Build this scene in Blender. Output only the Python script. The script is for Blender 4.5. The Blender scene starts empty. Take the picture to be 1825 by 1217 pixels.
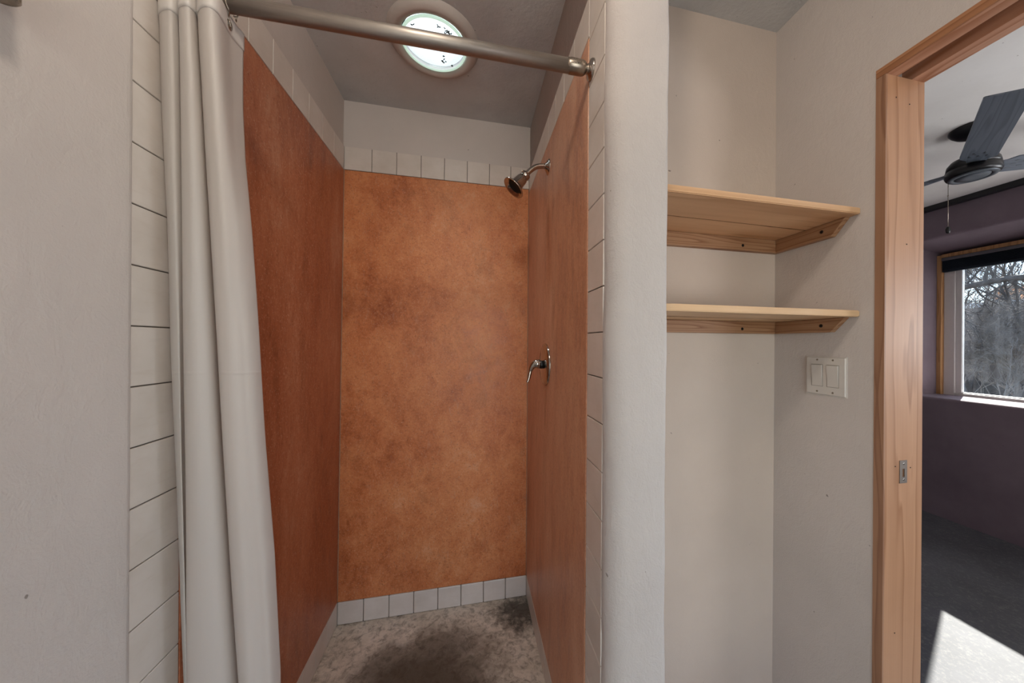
import bpy, bmesh, math, random
from mathutils import Vector, Matrix, noise

scene = bpy.context.scene
COL = scene.collection
PI = math.pi
random.seed(7)

# ------------------------------------------------------------------ helpers
def lin(h):
    h = h.lstrip('#')
    out = []
    for i in (0, 2, 4):
        c = int(h[i:i + 2], 16) / 255
        out.append(c / 12.92 if c <= .04045 else ((c + .055) / 1.055) ** 2.4)
    return (*out, 1)

class G:
    """tiny node-graph builder"""
    def __init__(self, name):
        self.m = bpy.data.materials.new(name)
        self.m.use_nodes = True
        self.t = self.m.node_tree
        self.t.nodes.clear()
        self.out = self.t.nodes.new('ShaderNodeOutputMaterial')
        self.tc = self.t.nodes.new('ShaderNodeTexCoord')
    def n(self, typ, **kw):
        nd = self.t.nodes.new(typ)
        for k, v in kw.items():
            if k.startswith('_'):
                setattr(nd, k[1:], v)
            else:
                key = k.replace('__', ' ')
                s = nd.inputs[int(key[1:])] if key[0] == 'i' and key[1:].isdigit() else nd.inputs[key]
                if hasattr(v, 'is_output') or isinstance(v, bpy.types.NodeSocket):
                    self.t.links.new(v, s)
                else:
                    s.default_value = v
        return nd
    def coord(self, scale=(1, 1, 1), loc=(0, 0, 0), rot=(0, 0, 0)):
        return self.n('ShaderNodeMapping', Vector=self.tc.outputs['Object'], Scale=scale, Location=loc, Rotation=rot).outputs[0]
    def noise(self, vec, scale, detail=4, rough=.55, dist=0):
        return self.n('ShaderNodeTexNoise', Vector=vec, Scale=scale, Detail=detail, Roughness=rough, Distortion=dist).outputs[0]
    def ramp(self, fac, stops):
        r = self.n('ShaderNodeValToRGB', Fac=fac)
        el = r.color_ramp.elements
        while len(el) < len(stops):
            el.new(.5)
        for e, (p, c) in zip(el, stops):
            e.position = p
            e.color = lin(c) if isinstance(c, str) else (c, c, c, 1)
        return r.outputs[0]
    def mix(self, fac, a, b, mode='MIX'):
        nd = self.n('ShaderNodeMix', _data_type='RGBA', _blend_type=mode)
        for s, v in ((nd.inputs[0], fac), (nd.inputs[6], a), (nd.inputs[7], b)):
            if isinstance(v, bpy.types.NodeSocket):
                self.t.links.new(v, s)
            else:
                s.default_value = lin(v) if isinstance(v, str) else v
        return nd.outputs[2]
    def math(self, op, a, b=0.0, c=0.0):
        nd = self.n('ShaderNodeMath', _operation=op)
        for s, v in zip(nd.inputs, (a, b, c)):
            if isinstance(v, bpy.types.NodeSocket):
                self.t.links.new(v, s)
            else:
                s.default_value = v
        return nd.outputs[0]
    def bump(self, h, strength=.5, dist=.002, normal=None):
        nd = self.n('ShaderNodeBump', Height=h, Strength=strength, Distance=dist)
        if normal is not None:
            self.t.links.new(normal, nd.inputs['Normal'])
        return nd.outputs[0]
    def bsdf(self, base, rough=.6, metal=0.0, normal=None, coat=0.0, coat_rough=.2, spec=.5, **kw):
        b = self.n('ShaderNodeBsdfPrincipled', Metallic=metal)
        for key, v in (('Base Color', base), ('Roughness', rough), ('Coat Weight', coat), ('Coat Roughness', coat_rough), ('Specular IOR Level', spec)):
            if isinstance(v, bpy.types.NodeSocket):
                self.t.links.new(v, b.inputs[key])
            else:
                b.inputs[key].default_value = lin(v) if isinstance(v, str) else v
        for k, v in kw.items():
            b.inputs[k.replace('__', ' ')].default_value = v
        if normal is not None:
            self.t.links.new(normal, b.inputs['Normal'])
        return b.outputs[0]
    def done(self, sh):
        self.t.links.new(sh, self.out.inputs[0])
        return self.m

# ------------------------------------------------------------------ materials
def plain(name, c, rough=.5, metal=0.0, bump=0.0, var=.12, coat=0.0):
    g = G(name)
    v = g.noise(g.coord(), 35, 4)
    base = g.mix(g.ramp(v, [(.3, 0.0), (.75, 1.0)]), c, tuple(x * (1 - var) for x in lin(c)[:3]) + (1,))
    nrm = g.bump(g.noise(g.coord(), 220, 3), bump, .001) if bump else None
    return g.done(g.bsdf(base, rough, metal, nrm, coat))

def stucco(name, c, dark, speck='#7a7068', bump=.55, trowel=1.0):
    g = G(name)
    co = g.coord()
    big = g.noise(co, 2.3, 5, .6)
    base = g.mix(g.ramp(big, [(.35, 0.0), (.7, 1.0)]), c, dark)
    sp = g.noise(co, 55, 2, .5)
    base = g.mix(g.ramp(sp, [(.765, 0.0), (.80, .8)]), base, speck)
    fine = g.noise(co, 240, 5, .6)
    mid = g.noise(g.coord((1, 1, .6)), 34, 4, .65, .6)
    nrm = g.bump(mid, bump * .45 * trowel, .006)
    nrm = g.bump(fine, bump, .0012, nrm)
    return g.done(g.bsdf(base, .82, normal=nrm, spec=.25))

def earth(name, stops, seed=(0, 0, 0), vertical=False, rough=.42):
    """burnished earthen plaster: cloudy mottling, fine pale scratches, dark scuffs"""
    g = G(name)
    co = g.coord(loc=seed)
    cs = g.coord((1.6, 1.6, .45) if vertical else (1, 1, .8), loc=seed)
    a = g.noise(cs, 2.6, 8, .62, .35)
    b = g.noise(cs, 13, 9, .74, .5)
    h = g.noise(g.coord((1, 1, .6) if vertical else (1, 1, 1), loc=seed), 70, 5, .7, .3)
    f = g.math('ADD', g.math('MULTIPLY', a, .45), g.math('ADD', g.math('MULTIPLY', b, .37), g.math('MULTIPLY', h, .18)))
    f = g.math('ADD', g.math('MULTIPLY', g.math('SUBTRACT', f, .5), 1.35), .5)
    base = g.ramp(f, stops)
    c = g.noise(g.coord((1, 1, .35), loc=seed, rot=(.3, .2, .5)), 48, 6, .7, .8)
    base = g.mix(g.ramp(c, [(.57, 0.0), (.76, .5)]), base, '#c79b80')
    d = g.noise(cs, 5.5, 9, .72, .4)
    base = g.mix(g.ramp(d, [(.54, 0.0), (.74, .42)]), base, '#66371f')
    e = g.noise(co, 150, 3, .6)
    base = g.mix(g.ramp(e, [(.58, 0.0), (.72, .45)]), base, '#dcbca4')
    e2 = g.noise(g.coord(loc=(4, 4, 4)), 120, 4, .65)
    base = g.mix(g.ramp(e2, [(.56, 0.0), (.72, .5)]), base, '#6e3c22')
    nrm = g.bump(b, .18, .003)
    nrm = g.bump(g.noise(co, 130, 5, .65), .22, .0012, nrm)
    ro = g.ramp(b, [(.3, rough - .07), (.7, rough + .13)])
    return g.done(g.bsdf(base, ro, normal=nrm, spec=.4))

def wood(name, light, dark, axis='z', seed=0.0, ring=1.0, rough=.45):
    g = G(name)
    sc = {'x': (.55, 9, 9), 'y': (9, .55, 9), 'z': (9, 9, .55)}[axis]
    co = g.coord(sc, loc=(seed, seed * 1.7, seed * .6))
    w = g.noise(co, 1.05, 3, .5, .25)
    rings = g.math('FRACT', g.math('MULTIPLY', w, 9.0 * ring))
    rr = g.ramp(rings, [(0, 0.0), (.62, .35), (.9, 1.0), (1.0, .1)])
    fsc = {'x': (2, 260, 260), 'y': (260, 2, 260), 'z': (260, 260, 2)}[axis]
    fib = g.noise(g.coord(fsc, loc=(seed, 0, 0)), 1.0, 3, .6)
    base = g.mix(rr, light, dark)
    base = g.mix(g.ramp(fib, [(.4, 0.0), (.8, .35)]), base, dark)
    blot = g.noise(g.coord(loc=(seed, 0, seed)), 7, 3)
    base = g.mix(g.ramp(blot, [(.5, 0.0), (.85, .3)]), base, dark)
    return g.done(g.bsdf(base, rough, normal=g.bump(fib, .15, .0006), spec=.4))

M = {}
M['stucco'] = stucco('white_plaster', '#cfc6c0', '#c6beb8')
M['stucco_pillar'] = stucco('white_plaster_trowelled', '#c4bcb7', '#bab2ae', bump=.8, trowel=1.5)
M['niche'] = stucco('cream_plaster', '#cdbdb0', '#c5b5a8', bump=.4)
M['grout'] = plain('grout', '#5d534a', .9)
M['tile_glue'] = plain('joint_filler', '#8d8378', .9)
def tile_mat():
    g = G('white_glazed_tile')
    v = g.noise(g.coord(), 9, 4, .6)
    st = g.noise(g.coord((1, 1, 6)), 16, 4, .6)
    base = g.mix(g.ramp(v, [(.35, 0.0), (.75, 1.0)]), '#d9d0c8', '#cdc3b9')
    base = g.mix(g.ramp(st, [(.55, 0.0), (.8, .3)]), base, '#c0b1a4')
    return g.done(g.bsdf(base, .32, normal=g.bump(v, .08, .004), spec=.45))
M['tile'] = tile_mat()
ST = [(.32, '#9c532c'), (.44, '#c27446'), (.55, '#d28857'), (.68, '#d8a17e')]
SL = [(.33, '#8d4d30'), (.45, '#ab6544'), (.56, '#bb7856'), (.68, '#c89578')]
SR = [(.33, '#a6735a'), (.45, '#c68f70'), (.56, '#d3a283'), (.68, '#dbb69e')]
M['earth_back'] = earth('earthen_plaster_back', ST, (0, 0, 0))
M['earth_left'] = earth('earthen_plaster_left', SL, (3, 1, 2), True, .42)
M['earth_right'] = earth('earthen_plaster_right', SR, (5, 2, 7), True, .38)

def concrete_ceiling():
    g = G('grey_concrete_ceiling')
    co = g.coord()
    a = g.noise(co, 2.2, 6, .6)
    base = g.ramp(a, [(.3, '#b0b0b1'), (.5, '#c4c4c3'), (.72, '#cfcfce')])
    p = g.noise(co, 75, 3, .5)
    base = g.mix(g.ramp(p, [(.70, 0.0), (.78, .7)]), base, '#4d4640')
    nrm = g.bump(g.noise(co, 60, 6, .65), .5, .003)
    return g.done(g.bsdf(base, .9, normal=nrm, spec=.2))
M['ceiling'] = concrete_ceiling()

def shower_floor():
    g = G('stained_concrete')
    co = g.coord()
    a = g.noise(co, 5, 9, .7, .4)
    base = g.ramp(a, [(.30, '#a89d8e'), (.45, '#c6bbac'), (.58, '#d5cbbd'), (.72, '#e0d7cc')])
    b = g.noise(co, 30, 9, .74, .6)
    base = g.mix(g.ramp(b, [(.46, 0.0), (.66, .72)]), base, '#4a4237')
    # the dark damp-stain in the middle of the floor, one blob with a ragged edge
    d = g.n('ShaderNodeVectorMath', _operation='DISTANCE', i0=g.coord((1, 1.15, 0)), i1=(-.185, 1.335 * 1.15, 0)).outputs['Value']
    d = g.math('ADD', d, g.math('MULTIPLY', g.math('SUBTRACT', g.noise(co, 6, 9, .7), .5), .40))
    base = g.mix(g.ramp(d, [(.14, .90), (.26, .66), (.37, 0.0)]), base, '#453a2e')
    # dark ragged patch in the far right corner
    e = g.n('ShaderNodeVectorMath', _operation='DISTANCE', i0=g.coord((1, 1, 0)), i1=(.24, 1.62, 0)).outputs['Value']
    e = g.math('ADD', e, g.math('MULTIPLY', g.math('SUBTRACT', g.noise(co, 22, 7, .7), .5), .35))
    base = g.mix(g.ramp(e, [(.05, .85), (.16, 0.0)]), base, '#2a251f')
    nrm = g.bump(b, .35, .002)
    return g.done(g.bsdf(base, .6, normal=nrm, spec=.35))
M['shower_floor'] = shower_floor()

def dark_floor(name, c0, c1, rough, spec=.5):
    g = G(name)
    co = g.coord()
    a = g.noise(co, 3, 6, .6)
    base = g.ramp(a, [(.3, c0), (.7, c1)])
    s = g.noise(g.coord((1, 1, 1)), 70, 6, .7)
    base = g.mix(g.ramp(s, [(.5, 0.0), (.8, .5)]), base, '#8b8984')
    nrm = g.bump(g.noise(co, 45, 6, .65), .3, .002)
    return g.done(g.bsdf(base, rough, normal=nrm, spec=spec))
M['bed_floor'] = dark_floor('dark_grey_concrete_floor', '#4a4a4e', '#5b5b60', .68, .2)
M['bath_floor'] = dark_floor('grey_concrete_floor', '#8b857d', '#a0988f', .5)
M['purple'] = stucco('purple_grey_plaster', '#7a6c74', '#6a5c64', '#4a4046', bump=.35)
M['bed_ceiling'] = stucco('pale_ceiling_plaster', '#e4e0db', '#d8d3cd', bump=.3)
M['black_trim'] = plain('black_timber', '#1d1d20', .5)
M['jamb'] = wood('fir_jamb_board', '#b98c6a', '#9c6e4d', 'z', 1.3, .8)
M['jamb_edge'] = wood('fir_jamb_edge', '#a87f63', '#8a624a', 'z', 4.1, 1.6)
M['head'] = wood('fir_head_board', '#cf9f83', '#a8714f', 'y', 2.2, .9)
M['head_edge'] = wood('fir_head_edge', '#b98560', '#8f5c3a', 'y', 7.3, 1.6)
M['pine'] = wood('pine_board', '#dcb48c', '#c39770', 'x', 3.7, .7)
M['pine2'] = wood('pine_board_pale', '#debb93', '#c6a077', 'x', 8.9, .7)
M['cleat'] = wood('pine_cleat', '#a98262', '#83583a', 'x', 5.1, 1.6)
M['cleaty'] = wood('pine_cleat_side', '#a98262', '#83583a', 'y', 6.1, 1.6)
M['win_wood'] = wood('pine_window_lining', '#c79a6b', '#a87c50', 'z', 9.4, 1.2)
M['knot'] = plain('seam_line', '#6a4526', .8)
M['black_metal'] = plain('black_metal', '#151517', .32, .2)
M['fan_under'] = plain('grey_satin_metal', '#6d757c', .35, .55)
M['blade'] = wood('dark_fan_blade', '#6c747e', '#565e68', 'x', 2.9, 1.4, .4)
M['bead'] = plain('pale_corner_filler', '#b08a70', .7, var=.4)
M['pipe'] = plain('grey_light_pipe', '#586062', .7)
M['screw'] = plain('dark_screw', '#221d1a', .5, .6)
M['steel_dull'] = plain('dull_steel', '#8d857d', .42, 1.0)
M['plastic'] = plain('white_switch_plastic', '#d2ccc5', .35, var=.05)
M['plastic_gap'] = plain('switch_gap', '#8d857c', .6)
M['vinyl'] = plain('white_vinyl', '#d6d2d0', .4, var=.05)
M['shade_navy'] = plain('navy_shade_cloth', '#1d2733', .85)
M['headrail'] = plain('grey_headrail', '#6f6c70', .45, .3)
M['ring_white'] = plain('matt_white_ring', '#b9afa8', .6, var=.05)
M['bug'] = plain('dry_insects', '#27302d', .9)
M['bark'] = plain('grey_bark', '#463f3b', .9, bump=.4, var=.4)
M['bark_pale'] = plain('pale_bark', '#8f8781', .9, bump=.4, var=.3)
M['adobe'] = stucco('tan_adobe', '#6c5e55', '#5c5049')
M['house_wall'] = stucco('pale_house_plaster', '#a79c98', '#968b87')
M['brick'] = plain('orange_brick', '#c98a5a', .85, var=.3)
M['snow'] = plain('white_coping', '#e9e9ec', .8, var=.05)
M['shell'] = plain('outer_plaster', '#a08f80', .9)
M['rubber'] = plain('black_rubber', '#0b0a0a', .7)

def metal(name, c, rough, streak=None):
    g = G(name)
    sc = (1, 1, 1) if not streak else streak
    v = g.noise(g.coord(sc), 40, 5, .6)
    base = g.mix(g.ramp(v, [(.3, 0.0), (.75, 1.0)]), c, tuple(x * .72 for x in lin(c)[:3]) + (1,))
    ro = g.ramp(v, [(.3, rough * .8), (.75, rough * 1.35)])
    return g.done(g.bsdf(base, ro, 1.0, g.bump(v, .06, .001)))
M['rod'] = metal('brushed_steel_rod', '#b4aca4', .46, (.2, 3, 3))
M['chrome'] = metal('worn_chrome', '#bdb6ae', .12)
M['nickel'] = metal('brushed_nickel', '#a89c8f', .3)

def curtain_mat(name, tr):
    g = G(name)
    co = g.coord()
    cr = g.noise(g.coord((1, 1, .25)), 14, 4, .6)
    base = g.mix(g.ramp(g.noise(g.coord((1, 1, .3)), 9, 6, .7, .5), [(.62, 0.0), (.8, .5)]), '#ded7d1', '#c2b8b2')
    nrm = g.bump(cr, .22, .006)
    zz = g.n('ShaderNodeSeparateXYZ', Vector=g.tc.outputs['Object']).outputs[2]
    zz = g.math('ADD', zz, g.math('MULTIPLY', g.noise(co, 9, 2), .012))
    for z0 in (1.243, .352):           # packing creases
        k = g.math('ABSOLUTE', g.math('SUBTRACT', zz, z0))
        nrm = g.bump(g.ramp(g.math('MULTIPLY', k, 100), [(0, 1.0), (.45, 0.0)]), .6, .0012, nrm)
    p = g.bsdf(base, .42, normal=nrm, spec=.4)
    t = g.n('ShaderNodeBsdfTranslucent', Color=(.86, .83, .80, 1)).outputs[0]
    return g.done(g.n('ShaderNodeMixShader', i0=tr, i1=p, i2=t).outputs[0])
M['curtain'] = curtain_mat('white_vinyl_curtain', .42)
M['hem'] = curtain_mat('white_vinyl_hem', .18)

def glass_mat(name, dirt):
    g = G(name)
    co = g.coord()
    tr = g.n('ShaderNodeBsdfTransparent', Color=(.93, .95, .95, 1)).outputs[0]
    gl = g.n('ShaderNodeBsdfGlossy', Roughness=.02, Color=(1, 1, 1, 1)).outputs[0]
    fr = g.n('ShaderNodeFresnel', IOR=1.45).outputs[0]
    cl = g.n('ShaderNodeMixShader', i0=fr, i1=tr, i2=gl).outputs[0]
    if not dirt:
        return g.done(cl)
    # dusty film on the pane with vertical run marks
    run = g.noise(g.coord((1, 26, 1.1)), 1.0, 6, .7)
    sm = g.noise(co, 7, 6, .65)
    sp = g.noise(co, 160, 2, .5)
    f = g.math('ADD', g.ramp(run, [(.45, .001), (.72, .008)]), g.ramp(sm, [(.4, 0.0), (.75, .008)]))
    f = g.math('ADD', f, g.ramp(sp, [(.66, 0.0), (.72, .014)]))
    du = g.n('ShaderNodeBsdfTranslucent', Color=(.62, .68, .78, 1)).outputs[0]
    return g.done(g.n('ShaderNodeMixShader', i0=f, i1=cl, i2=du).outputs[0])
M['glass'] = glass_mat('dusty_window_glass', True)
M['glass_clean'] = glass_mat('clear_window_glass', False)

def diffuser_mat():
    g = G('lit_prismatic_diffuser')
    w = g.n('ShaderNodeTexVoronoi', Vector=g.coord(), Scale=230.0).outputs['Distance']
    c = g.mix(g.ramp(w, [(.2, 0.0), (.7, 1.0)]), '#eef5f8', '#d8e6ec')
    c = g.mix(g.ramp(g.noise(g.coord(), 9, 3), [(.3, 0.0), (.7, .6)]), c, '#f8fafa')
    em = g.n('ShaderNodeEmission', Color=c, Strength=.85).outputs[0]
    tr = g.n('ShaderNodeBsdfTransparent', Color=(.96, .98, 1, 1)).outputs[0]
    return g.done(g.n('ShaderNodeMixShader', i0=.5, i1=em, i2=tr).outputs[0])
M['diffuser'] = diffuser_mat()
def diffuser_rim():
    g = G('green_glass_rim')
    em = g.n('ShaderNodeEmission', Color=lin('#a9c3b4'), Strength=.75).outputs[0]
    p = g.bsdf('#b9d0c4', .2)
    return g.done(g.n('ShaderNodeAddShader', i0=em, i1=p).outputs[0])
M['diffuser_rim'] = diffuser_rim()
def bulb_mat():
    g = G('lit_bulb')
    return g.done(g.n('ShaderNodeEmission', Color=(1, .80, .58, 1), Strength=14.0).outputs[0])
M['bulb'] = bulb_mat()
def ground_mat():
    g = G('leaf_litter_ground')
    co = g.coord()
    a = g.noise(co, 1.3, 7, .65)
    b = g.noise(co, 14, 5, .7)
    base = g.ramp(a, [(.35, '#352e29'), (.55, '#4e443a'), (.7, '#64584a')])
    base = g.mix(g.ramp(b, [(.52, 0.0), (.68, .8)]), base, '#8a7861')
    return g.done(g.bsdf(base, .95, normal=g.bump(b, .6, .03), spec=.1))
M['ground'] = ground_mat()

# ------------------------------------------------------------------ mesh helpers
def box(bm, x0, x1, y0, y1, z0, z1, bev=0.0, seg=2):
    b2 = bmesh.new()
    vs = [b2.verts.new((x, y, z)) for z in (z0, z1) for y in (y0, y1) for x in (x0, x1)]
    for f in ((0, 2, 3, 1), (4, 5, 7, 6), (0, 1, 5, 4), (2, 6, 7, 3), (0, 4, 6, 2), (1, 3, 7, 5)):
        b2.faces.new([vs[i] for i in f])
    if bev:
        bmesh.ops.bevel(b2, geom=b2.edges[:], offset=bev, segments=seg, profile=.5, affect='EDGES')
    merge(bm, b2)

def merge(bm, b2):
    me = bpy.data.meshes.new('tmp')
    b2.to_mesh(me)
    b2.free()
    bm.from_mesh(me)
    bpy.data.meshes.remove(me)

def frame_of(d):
    d = d.normalized()
    u = Vector((0, 0, 1)) if abs(d.z) < .9 else Vector((1, 0, 0))
    a = d.cross(u).normalized()
    return a, d.cross(a).normalized()

def tube(bm, pts, radii, n=12, caps=True):
    pts = [Vector(p) for p in pts]
    if not hasattr(radii, '__len__'):
        radii = [radii] * len(pts)
    rings = []
    a = None
    for i, p in enumerate(pts):
        d = (pts[min(i + 1, len(pts) - 1)] - pts[max(i - 1, 0)])
        if a is None:
            a, b = frame_of(d)
        else:
            dn = d.normalized()
            a = (a - dn * a.dot(dn)).normalized()
            b = dn.cross(a)
        rings.append([bm.verts.new(p + (a * math.cos(2 * PI * k / n) + b * math.sin(2 * PI * k / n)) * radii[i]) for k in range(n)])
    for r0, r1 in zip(rings, rings[1:]):
        for k in range(n):
            f = bm.faces.new((r0[k], r0[(k + 1) % n], r1[(k + 1) % n], r1[k]))
            f.smooth = True
    if caps:
        bm.faces.new(rings[0][::-1])
        bm.faces.new(rings[-1])

def lathe(bm, prof, origin, axis, n=40, cap0=True, cap1=True):
    """prof: list of (distance along axis, radius)"""
    o = Vector(origin)
    ax = Vector(axis).normalized()
    a, b = frame_of(ax)
    rings = []
    for t, r in prof:
        r = max(r, 1e-5)
        rings.append([bm.verts.new(o + ax * t + (a * math.cos(2 * PI * k / n) + b * math.sin(2 * PI * k / n)) * r) for k in range(n)])
    for r0, r1 in zip(rings, rings[1:]):
        for k in range(n):
            f = bm.faces.new((r0[k], r0[(k + 1) % n], r1[(k + 1) % n], r1[k]))
            f.smooth = True
    if cap0:
        bm.faces.new(rings[0][::-1])
    if cap1:
        bm.faces.new(rings[-1])

def prism(bm, poly, z0, z1, nz=1, wob=0.0, smooth=False, seed=0.0):
    """extrude an (x, y) polygon upwards"""
    rings = []
    for i in range(nz + 1):
        z = z0 + (z1 - z0) * i / nz
        ring = []
        for x, y in poly:
            p = Vector((x, y, z))
            if wob:
                q = noise.noise_vector(p * 5.5 + Vector((seed, 0, 0))) * wob + noise.noise_vector(p * 16 + Vector((seed, 9, 0))) * wob * .35
                p += Vector((q.x, q.y, 0))
            ring.append(bm.verts.new(p))
        rings.append(ring)
    n = len(poly)
    for r0, r1 in zip(rings, rings[1:]):
        for k in range(n):
            f = bm.faces.new((r0[k], r0[(k + 1) % n], r1[(k + 1) % n], r1[k]))
            f.smooth = smooth
    bm.faces.new(rings[0][::-1])
    bm.faces.new(rings[-1])

def arc(cx, cy, r, a0, a1, n=8):
    return [(cx + r * math.cos(math.radians(a0 + (a1 - a0) * i / n)), cy + r * math.sin(math.radians(a0 + (a1 - a0) * i / n))) for i in range(n + 1)]

def world_loc(o):
    l = Vector((0, 0, 0))
    while o:
        l += o.location
        o = o.parent
    return l

def obj(name, bm, m, parent=None, loc=None, warp=None, fix=True):
    """link the bmesh (built in world coordinates) as one object whose origin is loc or its parent's base"""
    if warp:
        for v in bm.verts:
            v.co = warp(v.co)
    if fix:
        bmesh.ops.recalc_face_normals(bm, faces=bm.faces[:])
    base = world_loc(parent) if parent else Vector((0, 0, 0))
    org = base + Vector((0, 0, 0)) if loc is None else Vector(loc)
    for v in bm.verts:
        v.co -= org
    me = bpy.data.meshes.new(name)
    bm.to_mesh(me)
    bm.free()
    for mm in (m if isinstance(m, (list, tuple)) else [m]):
        me.materials.append(M[mm])
    o = bpy.data.objects.new(name, me)
    COL.objects.link(o)
    if parent:
        o.parent = parent
    o.location = org - base
    return o

def tag(o, label, cat, group=None, kind=None):
    o['label'] = label
    o['category'] = cat
    if group:
        o['group'] = group
    if kind:
        o['kind'] = kind
    return o

def thing(name, loc, label, cat, group=None):
    o = bpy.data.objects.new(name, None)
    o.empty_display_size = .05
    COL.objects.link(o)
    o.location = loc
    return tag(o, label, cat, group)

def struct(name, bm, m, label, cat, parent=None, warp=None, loc=None):
    o = obj(name, bm, m, parent, warp=warp, loc=loc)
    if not parent:
        tag(o, label, cat, kind='structure')
    return o

def sempty(name, loc, label, cat):
    o = thing(name, loc, label, cat)
    o['kind'] = 'structure'
    return o

# ------------------------------------------------------------------ dimensions (camera eye at the origin)
ZF, ZC = -1.335, 1.148          # floor and ceiling
XL, XR, YB = -.600, .293, 1.714  # shower recess
XD, XD2 = 1.087, 1.228           # the wall with the doorway
YN = .995                        # back of the shelf niche
YJ = .667                        # near side of the door jamb
YE = .735                        # front edge of the left tile column
YR0, YR1 = .703, .806            # right tile column
TB0, TB1 = .818, .928            # upper tile band
BB1 = -1.226                     # lower tile band top

def warp(p):
    """the hand-built left shower wall leans a little out of plumb towards the back"""
    k = min(1, max(0, (p.y - YE) / (YB - YE))) * min(1, max(0, (XR - p.x) / (XR - XL)))
    return Vector((p.x + .0080 * p.z * k, p.y, p.z))

# ------------------------------------------------------------------ shell: bathroom
bm = bmesh.new()
prism(bm, [(-.76, -1.72), (XL + .003, -1.72), (XL + .003, YE - .012)] + [(XL + .0028, YE - .007), (XL + .0018, YE - .0025), (XL + .0004, YE + .0004), (XL - .006, YE + .0004), (XL - .006, YB + .01), (-.76, YB + .01)], ZF - .02, ZC + .02, 24)
struct('wall_left', bm, 'stucco', 'white plastered wall left of the shower curtain', 'wall', warp=warp)

bm = bmesh.new()
box(bm, -.76, XR + .14, YB + .006, YB + .15, ZF - .02, ZC + .02)
struct('wall_back', bm, 'stucco', 'white plastered wall at the back of the shower', 'wall')

bm = bmesh.new()
poly = [(XR + .006, YB + .006), (XR + .006, YR0 + .001), (XR + .001, YR0 - .002)] + arc(XR + .046, .700, .045, 180, 262, 10) + [(.37, .6525)] + arc(.415, .667, .0145, 270, 360, 6) + [(.4295, .75), (.4295, YN + .1), (.4295, YB + .006)]
prism(bm, poly, ZF - .02, ZC + .02, 70, .0032, True)
struct('wall_divider', bm, 'stucco_pillar', 'white trowelled wall end standing between shower and shelf niche', 'wall')

bm = bmesh.new()
box(bm, .42, XD + .02, YN, YN + .12, ZF - .02, ZC + .02)
struct('wall_niche', bm, 'niche', 'cream plastered back wall of the shelf niche', 'wall')

bm = bmesh.new()
box(bm, XD, XD2, YJ + .022, 3.1, ZF - .02, ZC + .02)
box(bm, XD, XD + .042, -.22, YJ + .022, .7585, ZC + .02)
box(bm, XD + .042, XD2, -.22, YJ + .022, .825, ZC + .02)
box(bm, XD, XD2, -1.72, -.22, ZF - .02, ZC + .02)
struct('wall_right', bm, 'stucco', 'white plastered wall with the doorway and the light switch', 'wall')

# wall behind the viewer, with the bathroom window that gives the daylight
WX0, WX1, WZ0, WZ1 = -.30, .95, -1.10, .65
bm = bmesh.new()
for a in ((-.76, WX0, ZF - .02, ZC + .02), (WX1, XD2, ZF - .02, ZC + .02), (WX0, WX1, ZF - .02, WZ0), (WX0, WX1, WZ1, ZC + .02)):
    box(bm, a[0], a[1], -1.72, -1.6, a[2], a[3])
struct('wall_front', bm, 'stucco', 'white plastered wall opposite the shower', 'wall')
w2 = sempty('window_2', (.3, -1.66, WZ0), 'white framed bathroom window opposite the shower', 'window')
bm = bmesh.new()
for a in ((WX0, WX0 + .05, WZ0, WZ1), (WX1 - .05, WX1, WZ0, WZ1), (WX0 + .05, WX1 - .05, WZ0, WZ0 + .05), (WX0 + .05, WX1 - .05, WZ1 - .05, WZ1)):
    box(bm, a[0], a[1], -1.70, -1.64, a[2], a[3], .004)
obj('window_frame', bm, 'vinyl', w2)
bm = bmesh.new()
box(bm, WX0 + .05, WX1 - .05, -1.678, -1.672, WZ0 + .05, WZ1 - .05)
obj('window_pane', bm, 'glass_clean', w2)

bm = bmesh.new()
SX, SY, SH = -.145, 1.310, .114      # opening for the skylight tube
box(bm, -.76, XD2, -1.72, SY - SH, ZC, ZC + .12)
box(bm, -.76, XD2, SY + SH, YB + .15, ZC, ZC + .12)
box(bm, -.76, SX - SH, SY - SH, SY + SH, ZC, ZC + .12)
box(bm, SX + SH, XD2, SY - SH, SY + SH, ZC, ZC + .12)
struct('ceiling', bm, 'ceiling', 'grey concrete ceiling over shower and niche', 'ceiling')
bm = bmesh.new()
box(bm, -.76, XD + .07, -1.72, YR0 + .02, ZF - .1, ZF)
box(bm, XR + .1, XD + .02, YR0 + .02, YN + .1, ZF - .1, ZF)
struct('floor', bm, 'bath_floor', 'grey concrete bathroom floor', 'floor')
bm = bmesh.new()
box(bm, XL - .1, XR + .1, YR0 + .02, YB + .05, ZF - .1, ZF + .001)
struct('floor_shower', bm, 'shower_floor', 'stained concrete shower floor with a dark blotch', 'floor')

# earthen plaster panels in the shower
bm = bmesh.new()
box(bm, XL - .02, XL, YE + .108, YB + .004, BB1 + .001, TB0 - .0015, .002)
struct('wall_panel_left', bm, 'earth_left', 'brown earthen plaster on the left shower wall', 'wall panel', warp=warp)
bm = bmesh.new()
box(bm, XL - .004, XR + .004, YB, YB + .03, BB1 + .001, TB0 - .0015, .002)
struct('wall_panel_back', bm, 'earth_back', 'orange brown earthen plaster on the back shower wall', 'wall panel', warp=warp)
bm = bmesh.new()
box(bm, XR - .001, XR + .02, YR1 + .0015, YB + .004, BB1 + .001, TB0 - .022, .003)
struct('wall_panel_right', bm, 'earth_right', 'brown earthen plaster on the right shower wall behind the tap', 'wall panel')

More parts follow.
